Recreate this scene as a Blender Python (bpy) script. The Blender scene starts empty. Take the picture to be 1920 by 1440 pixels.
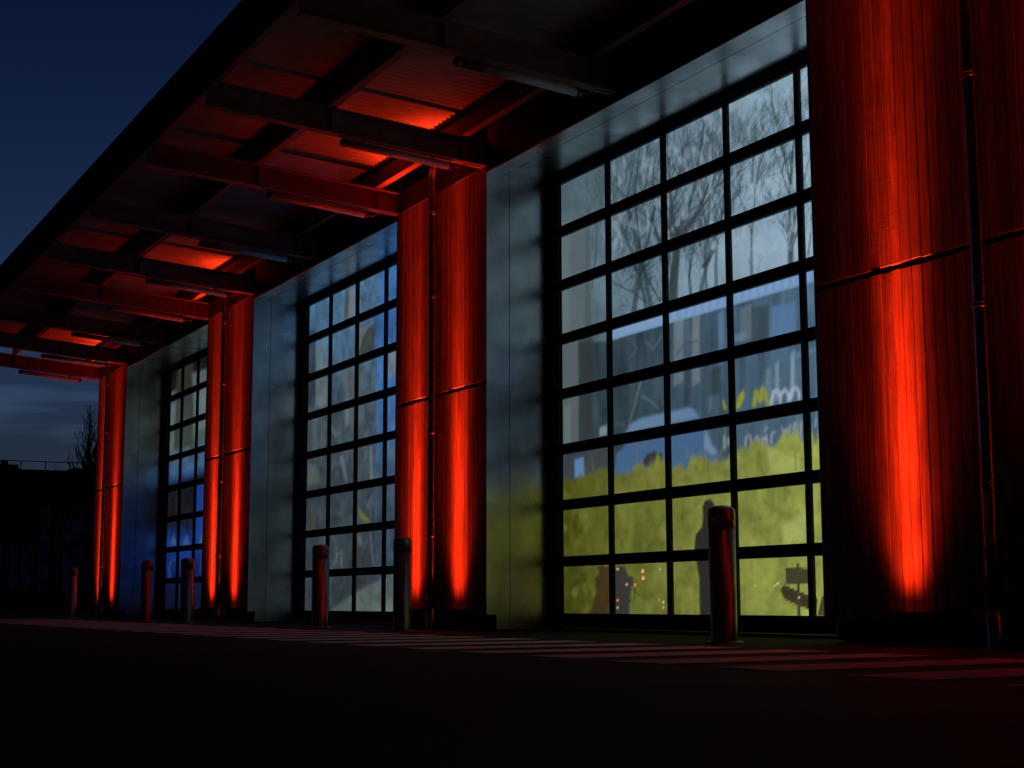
import bpy, bmesh, math, random
import numpy as np
from mathutils import Vector, Matrix

R = math.radians
scene = bpy.context.scene
C = scene.collection

# ------------------------------------------------------------------ camera
CAMLOC = (9.9158, -7.559, 0.2702)
YAW, PIT, ROL = 1.1056, 0.1512, -0.0022
FPX, SYPX = 3029.28, -52.2           # focal length and vertical shift, in pixels of a 1920 wide picture
fw = Vector((-math.sin(YAW) * math.cos(PIT), math.cos(YAW) * math.cos(PIT), math.sin(PIT)))
rt = Vector((math.cos(YAW), math.sin(YAW), 0))
up = rt.cross(fw)
rt2 = rt * math.cos(ROL) + up * math.sin(ROL)
up2 = up * math.cos(ROL) - rt * math.sin(ROL)
cd = bpy.data.cameras.new('camera')
cam = bpy.data.objects.new('camera', cd)
C.objects.link(cam)
M = Matrix((rt2, up2, -fw)).transposed().to_4x4()
M.translation = Vector(CAMLOC)
cam.matrix_world = M
cd.sensor_width = 36.0
cd.lens = FPX / 1920 * 36.0
cd.shift_y = SYPX / 1920
cd.clip_start = 0.05
cd.clip_end = 2000
scene.camera = cam

# ------------------------------------------------------------------ sky at dusk (the sun has set)
SKY_STRENGTH = 3.1
w = bpy.data.worlds.new('World')
scene.world = w
w.use_nodes = True
wn, wl = w.node_tree.nodes, w.node_tree.links
wn.clear()
wo = wn.new('ShaderNodeOutputWorld')
bg = wn.new('ShaderNodeBackground')
sky = wn.new('ShaderNodeTexSky')
sky.sky_type = 'NISHITA'
sky.sun_disc = False
sky.sun_elevation = R(-6.0)
sky.sun_rotation = R(290)
sky.air_density = 1.0
sky.dust_density = 0.6
sky.ozone_density = 3.0
tc = wn.new('ShaderNodeTexCoord')
mp = wn.new('ShaderNodeMapping')
mp.inputs['Scale'].default_value = (1.6, 1.6, 16.0)
nz = wn.new('ShaderNodeTexNoise')
nz.inputs['Scale'].default_value = 2.2
nz.inputs['Detail'].default_value = 5
sep = wn.new('ShaderNodeSeparateXYZ')
band = wn.new('ShaderNodeMapRange')          # cloud layers lie low over the horizon
band.inputs['From Min'].default_value = 0.20
band.inputs['From Max'].default_value = 0.09
thr = wn.new('ShaderNodeMapRange')
thr.inputs['From Min'].default_value = 0.45
thr.inputs['From Max'].default_value = 0.53
thr.inputs['To Max'].default_value = 0.85
mul = wn.new('ShaderNodeMath'); mul.operation = 'MULTIPLY'
mix = wn.new('ShaderNodeMix'); mix.data_type = 'RGBA'; mix.blend_type = 'MULTIPLY'
mix.inputs['B'].default_value = (0.30, 0.33, 0.42, 1)
tint = wn.new('ShaderNodeMix'); tint.data_type = 'RGBA'; tint.blend_type = 'MULTIPLY'
tint.inputs['Factor'].default_value = 1.0
tint.inputs['B'].default_value = (1.12, 1.05, 0.92, 1)
wl.new(tc.outputs['Generated'], mp.inputs['Vector'])
wl.new(mp.outputs['Vector'], nz.inputs['Vector'])
wl.new(tc.outputs['Generated'], sep.inputs[0])
wl.new(sep.outputs['Z'], band.inputs['Value'])
wl.new(nz.outputs['Fac'], thr.inputs['Value'])
wl.new(band.outputs[0], mul.inputs[0])
wl.new(thr.outputs[0], mul.inputs[1])
wl.new(mul.outputs[0], mix.inputs['Factor'])
wl.new(sky.outputs[0], tint.inputs['A'])
wl.new(tint.outputs['Result'], mix.inputs['A'])
wl.new(mix.outputs['Result'], bg.inputs['Color'])
bg.inputs['Strength'].default_value = SKY_STRENGTH
wl.new(bg.outputs[0], wo.inputs['Surface'])

vs = scene.view_settings
vs.view_transform = 'Standard'
vs.look = 'None'
vs.exposure = 0.0
vs.gamma = 1.0
vs.use_curve_mapping = False

# ------------------------------------------------------------------ helpers
def link(o, parent=None):
    C.objects.link(o)
    if parent is not None:
        o.parent = parent
    return o

def tag(o, label=None, cat=None, group=None, kind=None):
    if label: o['label'] = label
    if cat: o['category'] = cat
    if group: o['group'] = group
    if kind: o['kind'] = kind
    return o

def empty(name, loc=(0, 0, 0)):
    o = bpy.data.objects.new(name, None)
    o.empty_display_size = 0.2
    C.objects.link(o)
    o.location = loc
    return o

class MB:
    """collects boxes, prisms, tubes and lathes into one mesh"""
    def __init__(self):
        self.v, self.f, self.s = [], [], []
    def add(self, vs_, fs_, smooth=False):
        b = len(self.v)
        self.v += [tuple(p) for p in vs_]
        self.f += [tuple(b + i for i in f) for f in fs_]
        self.s += [smooth] * len(fs_)
        return self
    def box(self, x0, x1, y0, y1, z0, z1):
        return self.add([(x0, y0, z0), (x1, y0, z0), (x1, y1, z0), (x0, y1, z0), (x0, y0, z1), (x1, y0, z1), (x1, y1, z1), (x0, y1, z1)],
                        [(0, 3, 2, 1), (4, 5, 6, 7), (0, 1, 5, 4), (1, 2, 6, 5), (2, 3, 7, 6), (3, 0, 4, 7)])
    def cbox(self, x0, x1, y0, y1, z0, z1, c=0.004):
        """box with the four edges of its front (-Y) face chamfered"""
        p = [(x0 + c, y0, z0 + c), (x1 - c, y0, z0 + c), (x1 - c, y0, z1 - c), (x0 + c, y0, z1 - c),
             (x0, y0 + c, z0), (x1, y0 + c, z0), (x1, y0 + c, z1), (x0, y0 + c, z1),
             (x0, y1, z0), (x1, y1, z0), (x1, y1, z1), (x0, y1, z1)]
        return self.add(p, [(0, 1, 2, 3), (4, 5, 1, 0), (5, 6, 2, 1), (6, 7, 3, 2), (7, 4, 0, 3),
                            (8, 9, 5, 4), (9, 10, 6, 5), (10, 11, 7, 6), (11, 8, 4, 7), (8, 11, 10, 9)])
    def prism(self, prof, a, b, axis='x'):
        """closed profile swept from a to b; profile points are the two other axes; a and b may be functions of the profile point"""
        n = len(prof)
        vs_ = []
        for t in (a, b):
            for p, q in prof:
                if axis == 'x': vs_.append((t, p, q))
                elif axis == 'y': vs_.append((p, t, q))
                else: vs_.append((p, q, t))
        fs_ = [(i, (i + 1) % n, n + (i + 1) % n, n + i) for i in range(n)]
        return self.add(vs_, fs_ + [tuple(range(n))[::-1], tuple(range(n, 2 * n))])
    def tube(self, pts, rad, n=10, cap=True):
        pts = [Vector(p) for p in pts]
        rr = rad if isinstance(rad, (list, tuple)) else [rad] * len(pts)
        vs_, fs_ = [], []
        d0 = (pts[1] - pts[0]).normalized()
        ref = Vector((0, 0, 1)) if abs(d0.z) < 0.9 else Vector((1, 0, 0))
        for i, p in enumerate(pts):
            d = (pts[min(i + 1, len(pts) - 1)] - pts[max(i - 1, 0)]).normalized()
            u = d.cross(ref)
            if u.length < 1e-4: u = d.cross(Vector((0, 1, 0)))
            u.normalize(); v2 = u.cross(d)
            for k in range(n):
                t = 2 * math.pi * k / n
                vs_.append(p + (u * math.cos(t) + v2 * math.sin(t)) * rr[i])
        for i in range(len(pts) - 1):
            for k in range(n):
                a, b = i * n + k, i * n + (k + 1) % n
                fs_.append((a, b, b + n, a + n))
        self.add(vs_, fs_, True)
        if cap:
            b = len(self.v) - len(vs_)
            self.f += [tuple(b + k for k in range(n))[::-1], tuple(b + (len(pts) - 1) * n + k for k in range(n))]
            self.s += [False, False]
        return self
    def lathe(self, prof, n=28, c=(0, 0)):
        vs_, fs_ = [], []
        for r_, z in prof:
            for k in range(n):
                t = 2 * math.pi * k / n
                vs_.append((c[0] + r_ * math.cos(t), c[1] + r_ * math.sin(t), z))
        for i in range(len(prof) - 1):
            for k in range(n):
                a, b = i * n + k, i * n + (k + 1) % n
                fs_.append((a, b, b + n, a + n))
        self.add(vs_, fs_, True)
        b = len(self.v) - len(vs_)
        self.f.append(tuple(b + (len(prof) - 1) * n + k for k in range(n))); self.s.append(True)
        return self
    def mesh(self, name, mat):
        me = bpy.data.meshes.new(name)
        me.from_pydata(self.v, [], self.f)
        bm = bmesh.new(); bm.from_mesh(me)
        bmesh.ops.recalc_face_normals(bm, faces=bm.faces)
        bm.to_mesh(me); bm.free()
        me.polygons.foreach_set('use_smooth', self.s)
        me.materials.append(mat)
        me.update()
        return me
    def build(self, name, mat, parent=None, loc=None):
        o = bpy.data.objects.new(name, self.mesh(name, mat))
        link(o, parent)
        if loc: o.location = loc
        return o

def inst(name, me, parent, loc):
    o = bpy.data.objects.new(name, me)
    link(o, parent)
    o.location = loc
    return o

# ------------------------------------------------------------------ materials
def mat(name):
    m = bpy.data.materials.new(name)
    m.use_nodes = True
    nt = m.node_tree
    return m, nt, nt.nodes['Principled BSDF']

def plain(name, col, rough=0.5, metal=0.0, var=0.25, scale=6.0, bump=0.0, bscale=60.0, rvar=0.12, stretch=(1, 1, 1), spec=0.5):
    """base colour with a mottled variation, uneven gloss and fine relief"""
    m, nt, p = mat(name)
    n, l = nt.nodes, nt.links
    t = n.new('ShaderNodeTexCoord'); mp_ = n.new('ShaderNodeMapping'); mp_.inputs['Scale'].default_value = stretch
    l.new(t.outputs['Object'], mp_.inputs['Vector'])
    z = n.new('ShaderNodeTexNoise'); z.inputs['Scale'].default_value = scale; z.inputs['Detail'].default_value = 6
    l.new(mp_.outputs[0], z.inputs['Vector'])
    cr = n.new('ShaderNodeValToRGB')
    cr.color_ramp.elements[0].position = 0.3; cr.color_ramp.elements[1].position = 0.7
    cr.color_ramp.elements[0].color = tuple(c * (1 - var) for c in col) + (1,)
    cr.color_ramp.elements[1].color = tuple(min(1, c * (1 + var)) for c in col) + (1,)
    l.new(z.outputs['Fac'], cr.inputs[0]); l.new(cr.outputs[0], p.inputs['Base Color'])
    r_ = n.new('ShaderNodeMapRange')
    r_.inputs['To Min'].default_value = max(0.03, rough - rvar); r_.inputs['To Max'].default_value = min(1, rough + rvar)
    z2 = n.new('ShaderNodeTexNoise'); z2.inputs['Scale'].default_value = scale * 2.3; z2.inputs['Detail'].default_value = 4
    l.new(mp_.outputs[0], z2.inputs['Vector']); l.new(z2.outputs['Fac'], r_.inputs[0]); l.new(r_.outputs[0], p.inputs['Roughness'])
    p.inputs['Metallic'].default_value = metal
    p.inputs['Specular IOR Level'].default_value = spec
    if bump:
        z3 = n.new('ShaderNodeTexNoise'); z3.inputs['Scale'].default_value = bscale; z3.inputs['Detail'].default_value = 5
        l.new(mp_.outputs[0], z3.inputs['Vector'])
        b = n.new('ShaderNodeBump'); b.inputs['Strength'].default_value = bump; b.inputs['Distance'].default_value = 0.01
        l.new(z3.outputs['Fac'], b.inputs['Height']); l.new(b.outputs[0], p.inputs['Normal'])
    return m

def timber():
    """rough sawn softwood: grain along the board, saw marks across it, each board its own tone"""
    m, nt, p = mat('rough_sawn_timber')
    n, l = nt.nodes, nt.links
    t = n.new('ShaderNodeTexCoord'); oi = n.new('ShaderNodeObjectInfo')
    off = n.new('ShaderNodeVectorMath'); off.operation = 'SCALE'; off.inputs['Scale'].default_value = 37.0
    cmb = n.new('ShaderNodeCombineXYZ')
    for k in range(3): l.new(oi.outputs['Random'], cmb.inputs[k])
    l.new(cmb.outputs[0], off.inputs[0])
    ad = n.new('ShaderNodeVectorMath'); ad.operation = 'ADD'
    l.new(t.outputs['Object'], ad.inputs[0]); l.new(off.outputs[0], ad.inputs[1])
    m1 = n.new('ShaderNodeMapping'); m1.inputs['Scale'].default_value = (26, 26, 1.1)
    l.new(ad.outputs[0], m1.inputs['Vector'])
    g = n.new('ShaderNodeTexNoise'); g.inputs['Scale'].default_value = 2.0; g.inputs['Detail'].default_value = 8; g.inputs['Distortion'].default_value = 0.6
    l.new(m1.outputs[0], g.inputs['Vector'])
    m2 = n.new('ShaderNodeMapping'); m2.inputs['Scale'].default_value = (5.0, 5.0, 62.0); m2.inputs['Rotation'].default_value = (0, R(14), 0)
    l.new(ad.outputs[0], m2.inputs['Vector'])
    s = n.new('ShaderNodeTexNoise'); s.inputs['Scale'].default_value = 1.6; s.inputs['Detail'].default_value = 5
    l.new(m2.outputs[0], s.inputs['Vector'])
    big = n.new('ShaderNodeTexNoise'); big.inputs['Scale'].default_value = 3.0; big.inputs['Detail'].default_value = 4
    l.new(ad.outputs[0], big.inputs['Vector'])
    cr = n.new('ShaderNodeValToRGB')
    cr.color_ramp.elements[0].position = 0.3; cr.color_ramp.elements[1].position = 0.72
    cr.color_ramp.elements[0].color = (0.17, 0.115, 0.075, 1); cr.color_ramp.elements[1].color = (0.40, 0.29, 0.20, 1)
    l.new(g.outputs['Fac'], cr.inputs[0])
    tone = n.new('ShaderNodeMapRange'); tone.inputs['To Min'].default_value = 0.62; tone.inputs['To Max'].default_value = 1.12
    l.new(oi.outputs['Random'], tone.inputs[0])
    pat = n.new('ShaderNodeMapRange'); pat.inputs['From Min'].default_value = 0.3; pat.inputs['From Max'].default_value = 0.7
    pat.inputs['To Min'].default_value = 0.7; pat.inputs['To Max'].default_value = 1.1
    l.new(big.outputs['Fac'], pat.inputs[0])
    mm = n.new('ShaderNodeMath'); mm.operation = 'MULTIPLY'; l.new(tone.outputs[0], mm.inputs[0]); l.new(pat.outputs[0], mm.inputs[1])
    mx = n.new('ShaderNodeVectorMath'); mx.operation = 'SCALE'
    l.new(cr.outputs[0], mx.inputs[0]); l.new(mm.outputs[0], mx.inputs['Scale'])
    l.new(mx.outputs[0], p.inputs['Base Color'])
    p.inputs['Roughness'].default_value = 0.72
    b1 = n.new('ShaderNodeBump'); b1.inputs['Strength'].default_value = 0.16; b1.inputs['Distance'].default_value = 0.004
    l.new(s.outputs['Fac'], b1.inputs['Height'])
    b2 = n.new('ShaderNodeBump'); b2.inputs['Strength'].default_value = 0.25; b2.inputs['Distance'].default_value = 0.004
    l.new(g.outputs['Fac'], b2.inputs['Height']); l.new(b1.outputs[0], b2.inputs['Normal'])
    m3 = n.new('ShaderNodeMapping'); m3.inputs['Scale'].default_value = (150, 150, 70)
    l.new(ad.outputs[0], m3.inputs['Vector'])
    sp = n.new('ShaderNodeTexNoise'); sp.inputs['Scale'].default_value = 1.0; sp.inputs['Detail'].default_value = 3
    l.new(m3.outputs[0], sp.inputs['Vector'])
    sr = n.new('ShaderNodeMapRange'); sr.inputs['From Min'].default_value = 0.60; sr.inputs['From Max'].default_value = 0.78   # torn fibres stand proud here and there
    l.new(sp.outputs['Fac'], sr.inputs[0])
    b3 = n.new('ShaderNodeBump'); b3.inputs['Strength'].default_value = 0.5; b3.inputs['Distance'].default_value = 0.004
    l.new(sr.outputs[0], b3.inputs['Height']); l.new(b2.outputs[0], b3.inputs['Normal'])
    l.new(b3.outputs[0], p.inputs['Normal'])
    return m

def glass_mat():
    m = bpy.data.materials.new('door_glass'); m.use_nodes = True
    n, l = m.node_tree.nodes, m.node_tree.links
    n.clear()
    o = n.new('ShaderNodeOutputMaterial'); mixs = n.new('ShaderNodeMixShader')
    tr = n.new('ShaderNodeBsdfTransparent'); tr.inputs[0].default_value = (0.98, 0.99, 0.99, 1)
    gl = n.new('ShaderNodeBsdfGlossy'); gl.inputs['Roughness'].default_value = 0.02
    lw = n.new('ShaderNodeLayerWeight')
    pw = n.new('ShaderNodeMath'); pw.operation = 'POWER'; pw.inputs[1].default_value = 5.0
    mr = n.new('ShaderNodeMapRange'); mr.inputs['To Min'].default_value = 0.04; mr.inputs['To Max'].default_value = 1.0
    l.new(lw.outputs['Facing'], pw.inputs[0]); l.new(pw.outputs[0], mr.inputs[0]); l.new(mr.outputs[0], mixs.inputs[0])
    l.new(tr.outputs[0], mixs.inputs[1]); l.new(gl.outputs[0], mixs.inputs[2])
    l.new(mixs.outputs[0], o.inputs['Surface'])
    return m

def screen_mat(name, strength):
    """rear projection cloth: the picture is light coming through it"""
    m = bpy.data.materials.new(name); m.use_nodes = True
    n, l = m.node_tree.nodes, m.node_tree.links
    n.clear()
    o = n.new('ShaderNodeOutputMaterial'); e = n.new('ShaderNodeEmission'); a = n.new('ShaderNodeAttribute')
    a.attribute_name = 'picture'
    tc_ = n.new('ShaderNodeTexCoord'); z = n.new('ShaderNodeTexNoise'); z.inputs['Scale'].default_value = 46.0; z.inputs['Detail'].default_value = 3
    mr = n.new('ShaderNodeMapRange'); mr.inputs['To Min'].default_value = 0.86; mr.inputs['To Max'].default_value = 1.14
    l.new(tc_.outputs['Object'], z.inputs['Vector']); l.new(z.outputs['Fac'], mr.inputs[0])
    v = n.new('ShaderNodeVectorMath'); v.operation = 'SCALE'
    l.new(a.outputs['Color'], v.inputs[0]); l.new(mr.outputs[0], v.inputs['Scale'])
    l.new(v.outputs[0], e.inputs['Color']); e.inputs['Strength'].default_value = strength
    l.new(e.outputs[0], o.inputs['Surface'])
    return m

def glow(name, col, strength):
    m = bpy.data.materials.new(name); m.use_nodes = True
    p = m.node_tree.nodes['Principled BSDF']
    p.inputs['Base Color'].default_value = (0.02, 0.02, 0.02, 1)
    p.inputs['Emission Color'].default_value = tuple(col) + (1,)
    p.inputs['Emission Strength'].default_value = strength
    return m

def asphalt():
    m, nt, p = mat('asphalt')
    n, l = nt.nodes, nt.links
    t = n.new('ShaderNodeTexCoord')
    z = n.new('ShaderNodeTexNoise'); z.inputs['Scale'].default_value = 0.6; z.inputs['Detail'].default_value = 8
    z2 = n.new('ShaderNodeTexVoronoi'); z2.inputs['Scale'].default_value = 90.0
    l.new(t.outputs['Object'], z.inputs['Vector']); l.new(t.outputs['Object'], z2.inputs['Vector'])
    cr = n.new('ShaderNodeValToRGB')
    cr.color_ramp.elements[0].color = (0.012, 0.012, 0.013, 1); cr.color_ramp.elements[1].color = (0.032, 0.031, 0.030, 1)
    cr.color_ramp.elements[0].position = 0.35; cr.color_ramp.elements[1].position = 0.68
    l.new(z.outputs['Fac'], cr.inputs[0]); l.new(cr.outputs[0], p.inputs['Base Color'])
    mr = n.new('ShaderNodeMapRange'); mr.inputs['To Min'].default_value = 0.62; mr.inputs['To Max'].default_value = 0.9
    l.new(z.outputs['Fac'], mr.inputs[0]); l.new(mr.outputs[0], p.inputs['Roughness'])
    p.inputs['Specular IOR Level'].default_value = 0.12
    b = n.new('ShaderNodeBump'); b.inputs['Strength'].default_value = 0.6; b.inputs['Distance'].default_value = 0.006
    l.new(z2.outputs['Distance'], b.inputs['Height']); l.new(b.outputs[0], p.inputs['Normal'])
    return m

def paint():
    m, nt, p = mat('worn_road_paint')
    n, l = nt.nodes, nt.links
    t = n.new('ShaderNodeTexCoord')
    z = n.new('ShaderNodeTexNoise'); z.inputs['Scale'].default_value = 9.0; z.inputs['Detail'].default_value = 9; z.inputs['Roughness'].default_value = 0.7
    l.new(t.outputs['Object'], z.inputs['Vector'])
    cr = n.new('ShaderNodeValToRGB')
    cr.color_ramp.elements[0].color = (0.14, 0.14, 0.14, 1); cr.color_ramp.elements[1].color = (0.78, 0.78, 0.75, 1)
    cr.color_ramp.elements[0].position = 0.32; cr.color_ramp.elements[1].position = 0.47
    l.new(z.outputs['Fac'], cr.inputs[0]); l.new(cr.outputs[0], p.inputs['Base Color'])
    p.inputs['Roughness'].default_value = 0.8; p.inputs['Specular IOR Level'].default_value = 0.2
    b = n.new('ShaderNodeBump'); b.inputs['Strength'].default_value = 0.4; b.inputs['Distance'].default_value = 0.005
    l.new(z.outputs['Fac'], b.inputs['Height']); l.new(b.outputs[0], p.inputs['Normal'])
    return m

def frosted_mat():
    m = bpy.data.materials.new('frosted_sheet'); m.use_nodes = True
    n, l = m.node_tree.nodes, m.node_tree.links
    n.clear()
    o = n.new('ShaderNodeOutputMaterial'); t = n.new('ShaderNodeBsdfTranslucent')
    tc_ = n.new('ShaderNodeTexCoord'); z = n.new('ShaderNodeTexNoise'); z.inputs['Scale'].default_value = 1.3; z.inputs['Detail'].default_value = 5
    cr = n.new('ShaderNodeValToRGB'); cr.color_ramp.elements[0].color = (0.22, 0.23, 0.28, 1); cr.color_ramp.elements[1].color = (0.62, 0.64, 0.72, 1)
    cr.color_ramp.elements[0].position = 0.35; cr.color_ramp.elements[1].position = 0.65
    l.new(tc_.outputs['Object'], z.inputs['Vector']); l.new(z.outputs['Fac'], cr.inputs[0]); l.new(cr.outputs[0], t.inputs[0])
    l.new(t.outputs[0], o.inputs['Surface'])
    return m

MT = dict(
    timber=timber(), glass=glass_mat(), asphalt=asphalt(), paint=paint(),
    core=plain('black_backing', (0.012, 0.012, 0.013), 0.8),
    frame=plain('black_aluminium', (0.008, 0.008, 0.009), 0.8, 0.0, spec=0.06),
    reveal=plain('brushed_metal_cladding', (0.60, 0.605, 0.605), 0.29, 1.0, 0.30, 2.6, 0.10, 2.6, 0.08),
    lintel=plain('dark_painted_steel', (0.022, 0.02, 0.02), 0.7, spec=0.2),
    beam=plain('painted_steel_beam', (0.19, 0.085, 0.075), 0.6, 0.0, 0.3, 5.0, 0.1, 40),
    purlin=plain('painted_steel_purlin', (0.15, 0.075, 0.068), 0.6, 0.0, 0.25, 5.0),
    deck=plain('galvanised_deck', (0.17, 0.165, 0.16), 0.6, 0.1, 0.2, 3.0),
    fascia=plain('black_fascia', (0.007, 0.007, 0.008), 0.85, spec=0.1),
    diffuser=plain('grey_tube_cover', (0.30, 0.27, 0.26), 0.35, 0.0, 0.12, 9.0),
    housing=plain('black_lamp_housing', (0.012, 0.012, 0.012), 0.35, 0.0),
    bollard=plain('painted_bollard_steel', (0.27, 0.27, 0.27), 0.30, 0.65, 0.22, 6.0, 0.0, 60, 0.06),
    pipe=plain('zinc_downpipe', (0.42, 0.43, 0.45), 0.26, 1.0, 0.2, 4.0, 0.0, 10, 0.08),
    wall=plain('dark_render_wall', (0.03, 0.03, 0.032), 0.8),
    farwall=plain('pale_far_wall', (0.8, 0.8, 0.82), 0.8),
    fardark=plain('dark_timber', (0.02, 0.018, 0.017), 0.8),
    frosted=frosted_mat(),
    bark=plain('bark', (0.06, 0.05, 0.042), 0.9),
)

# ------------------------------------------------------------------ dimensions (metres; +X towards the camera along the front, +Y into the hall)
BAY = 7.5977
XL, XD = -4.307, 0.976                  # opening of the nearest door
YP = -0.704                             # front of the timber
ZS = 4.540                              # underside of the opening
X0, PW, MW = -4.0858, 0.9156, 0.088     # first pane as seen, pane, glazing bar
ZT, PH, RP = 4.451, 0.440, 0.55         # top of the glass, pane height, row pitch
ZB = 0.164
doors = [0, 1, 2]
pilasters = [                           # (x0, x1)
    (XD, 4.38), (XD - BAY, XL), (XD - 2 * BAY, XL - BAY), (XD - 3 * BAY, XL - 2 * BAY)]
lamp_x = [(1.86, 3.50), (-6.03, -4.93), (-13.63, -12.53), (-21.2, -20.1)]
pipe_x = [2.68, -5.42, -13.02, -20.62]
XEND = XD - 3 * BAY                     # far end of the hall
slope = lambda y: 4.61 + 0.0826 * (-0.70 - y)    # underside of the canopy beams

# ------------------------------------------------------------------ ground
def ground():
    mb = MB().add([(-400, -400, 0), (400, -400, 0), (400, 400, 0), (-400, 400, 0)], [(0, 1, 2, 3)])
    g = mb.build('ground', MT['asphalt']); tag(g, kind='structure')
    rnd = random.Random(4)
    x = -18.6
    while x < 7.5:                      # white bars painted in front of the doors
        j = lambda: rnd.uniform(-0.012, 0.012)
        b = [(x + j(), -3.77 + j(), 0.004), (x + 0.45 + j(), -3.76 + j(), 0.004), (x + 0.23 + j(), -2.03 + j(), 0.004), (x - 0.22 + j(), -2.04 + j(), 0.004)]
        MB().add(b, [(0, 1, 2, 3)]).build('painted_bar', MT['paint'], g)
        x += 0.845
    return g
ground()

# ------------------------------------------------------------------ hall
hall = empty('hall_building', (-9, 4, 0))
hall['label'] = 'long hall with red lit timber piers between tall glazed doors'
hall['category'] = 'building'
HO = Vector((9, -4, 0))                 # parts are given in world coordinates
def part(mb, name, m, parent=None):
    o = mb.build(name, m, parent or hall)
    if parent is None: o.location = HO
    return o

part(MB().box(XEND + 0.01, 10.0, 0.62, 9.0, 0, 5.75), 'wall', MT['wall'])
part(MB().box(XEND - 0.1, 10.1, 0.3, 9.2, 5.752, 5.95), 'roof', MT['fascia'])
part(MB().box(4.382, 10.0, -0.1, 0.61, 0, 5.2), 'wall', MT['wall'])

rnd = random.Random(11)
for (a, b) in pilasters:
    core = MB().box(a + 0.015, b - 0.015, -0.668, 0.6, 0.155, 4.60)
    core.box(a + 0.03, b - 0.03, -0.58, 0.6, 0, 0.1545)
    core.box(a + 0.02, b - 0.02, -0.35, 0.6, 4.602, 5.18)
    pc = part(core, 'pilaster', MT['core'])
    part(MB().box(a + 0.058, b - 0.002, -0.715, -0.60, 4.606, 4.858), 'header', MT['lintel'])
    n = round((b - a) / 0.1)
    wd = (b - a) / n
    meshes = []
    for (z0, z1) in ((0.16, 2.402), (2.440, 4.60)):
        me = MB().cbox(-wd / 2 + 0.0028, wd / 2 - 0.0028, 0, 0.034, 0, z1 - z0, 0.003).mesh('board', MT['timber'])
        for i in range(n):
            inst('board', me, pc, (a + wd * (i + 0.5), YP + rnd.uniform(-0.0015, 0.0015), z0 + rnd.uniform(-0.004, 0.004)))

def opening(k):
    dx = -k * BAY
    xl, xd = XL + dx, XD + dx
    part(MB().box(xl + 0.0, xd - 0.0, -0.69, 0.6, 4.556, 5.18), 'lintel', MT['lintel'])
    # metal lining of the opening: two strips each side and overhead, with an open joint between
    for s, xw in ((1, xl), (-1, xd)):
        xa, xb = (xw, xw + 0.012) if s > 0 else (xw - 0.012, xw)
        part(MB().box(xa, xb, -0.706, -0.456, 0.153, ZS), 'lining_panel', MT['reveal'])
        part(MB().box(xa, xb, -0.449, -0.040, 0.012, ZS), 'lining_panel', MT['reveal'])
        part(MB().box(xa, xb, -0.60, -0.456, 0.012, 0.150), 'lining_panel', MT['reveal'])
    part(MB().box(xl + 0.014, xd - 0.014, -0.706, -0.506, ZS, ZS + 0.012), 'soffit_panel', MT['reveal'])
    part(MB().box(xl + 0.014, xd - 0.014, -0.499, -0.040, ZS, ZS + 0.012), 'soffit_panel', MT['reveal'])
    part(MB().box(xl, xd, -0.10, 0.30, 0.0, 0.022), 'threshold', MT['lintel'])
    # sectional door
    frame = MB()
    frame.box(xl + 0.001, xl + 0.150, -0.036, 0.07, 0.024, 4.535)
    frame.box(xd - 0.110, xd - 0.001, -0.036, 0.07, 0.024, 4.535)
    frame.box(xl + 0.151, xd - 0.111, -0.036, 0.07, ZT + 0.03, 4.535)
    d = part(frame, 'overhead_door', MT['frame'])
    x_in0, x_in1 = xl + 0.151, xd - 0.111
    z_b = [ZT - r * RP - PH for r in range(8)]
    z_b[7] = ZB
    z_t = [ZT - r * RP for r in range(8)]
    for r in range(9):
        if r == 0: z0, z1 = ZT + 0.008, ZT + 0.029
        elif r == 8: z0, z1 = 0.03, ZB
        else: z0, z1 = z_t[r] + 0.012, z_b[r - 1]
        part(MB().cbox(x_in0, x_in1, 0.0, 0.055, z0, z1, 0.005), 'rail', MT['frame'], d)
    for c in range(1, 5):
        xa = X0 + dx + c * (PW + MW) - MW
        for r in range(8):
            part(MB().cbox(xa, xa + 0.046, 0.006, 0.05, z_b[r] + 0.0005, z_t[r] + 0.0115 if r else z_t[r] + 0.0075, 0.004), 'glazing_bar', MT['frame'], d)
    for r in range(8):
        for c in range(5):
            xa = x_in0 if c == 0 else X0 + dx + c * (PW + MW) - MW + 0.046
            xb = x_in1 if c == 4 else X0 + dx + (c + 1) * (PW + MW) - MW
            part(MB().box(xa + 0.001, xb - 0.001, 0.030, 0.036, z_b[r] + 0.0003, z_t[r] + (0.0117 if r else 0.0077)), 'pane', MT['glass'], d)
for k in doors: opening(k)

# ------------------------------------------------------------------ projected pictures on the cloths behind the doors
FW, RT, UP = (np.array(v) for v in (fw, rt2, up2))
YS = 0.13
def s2l(c):
    c = np.asarray(c, float) / 255.0
    return np.where(c <= 0.04045, c / 12.92, ((c + 0.055) / 1.055) ** 2.4)

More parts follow.
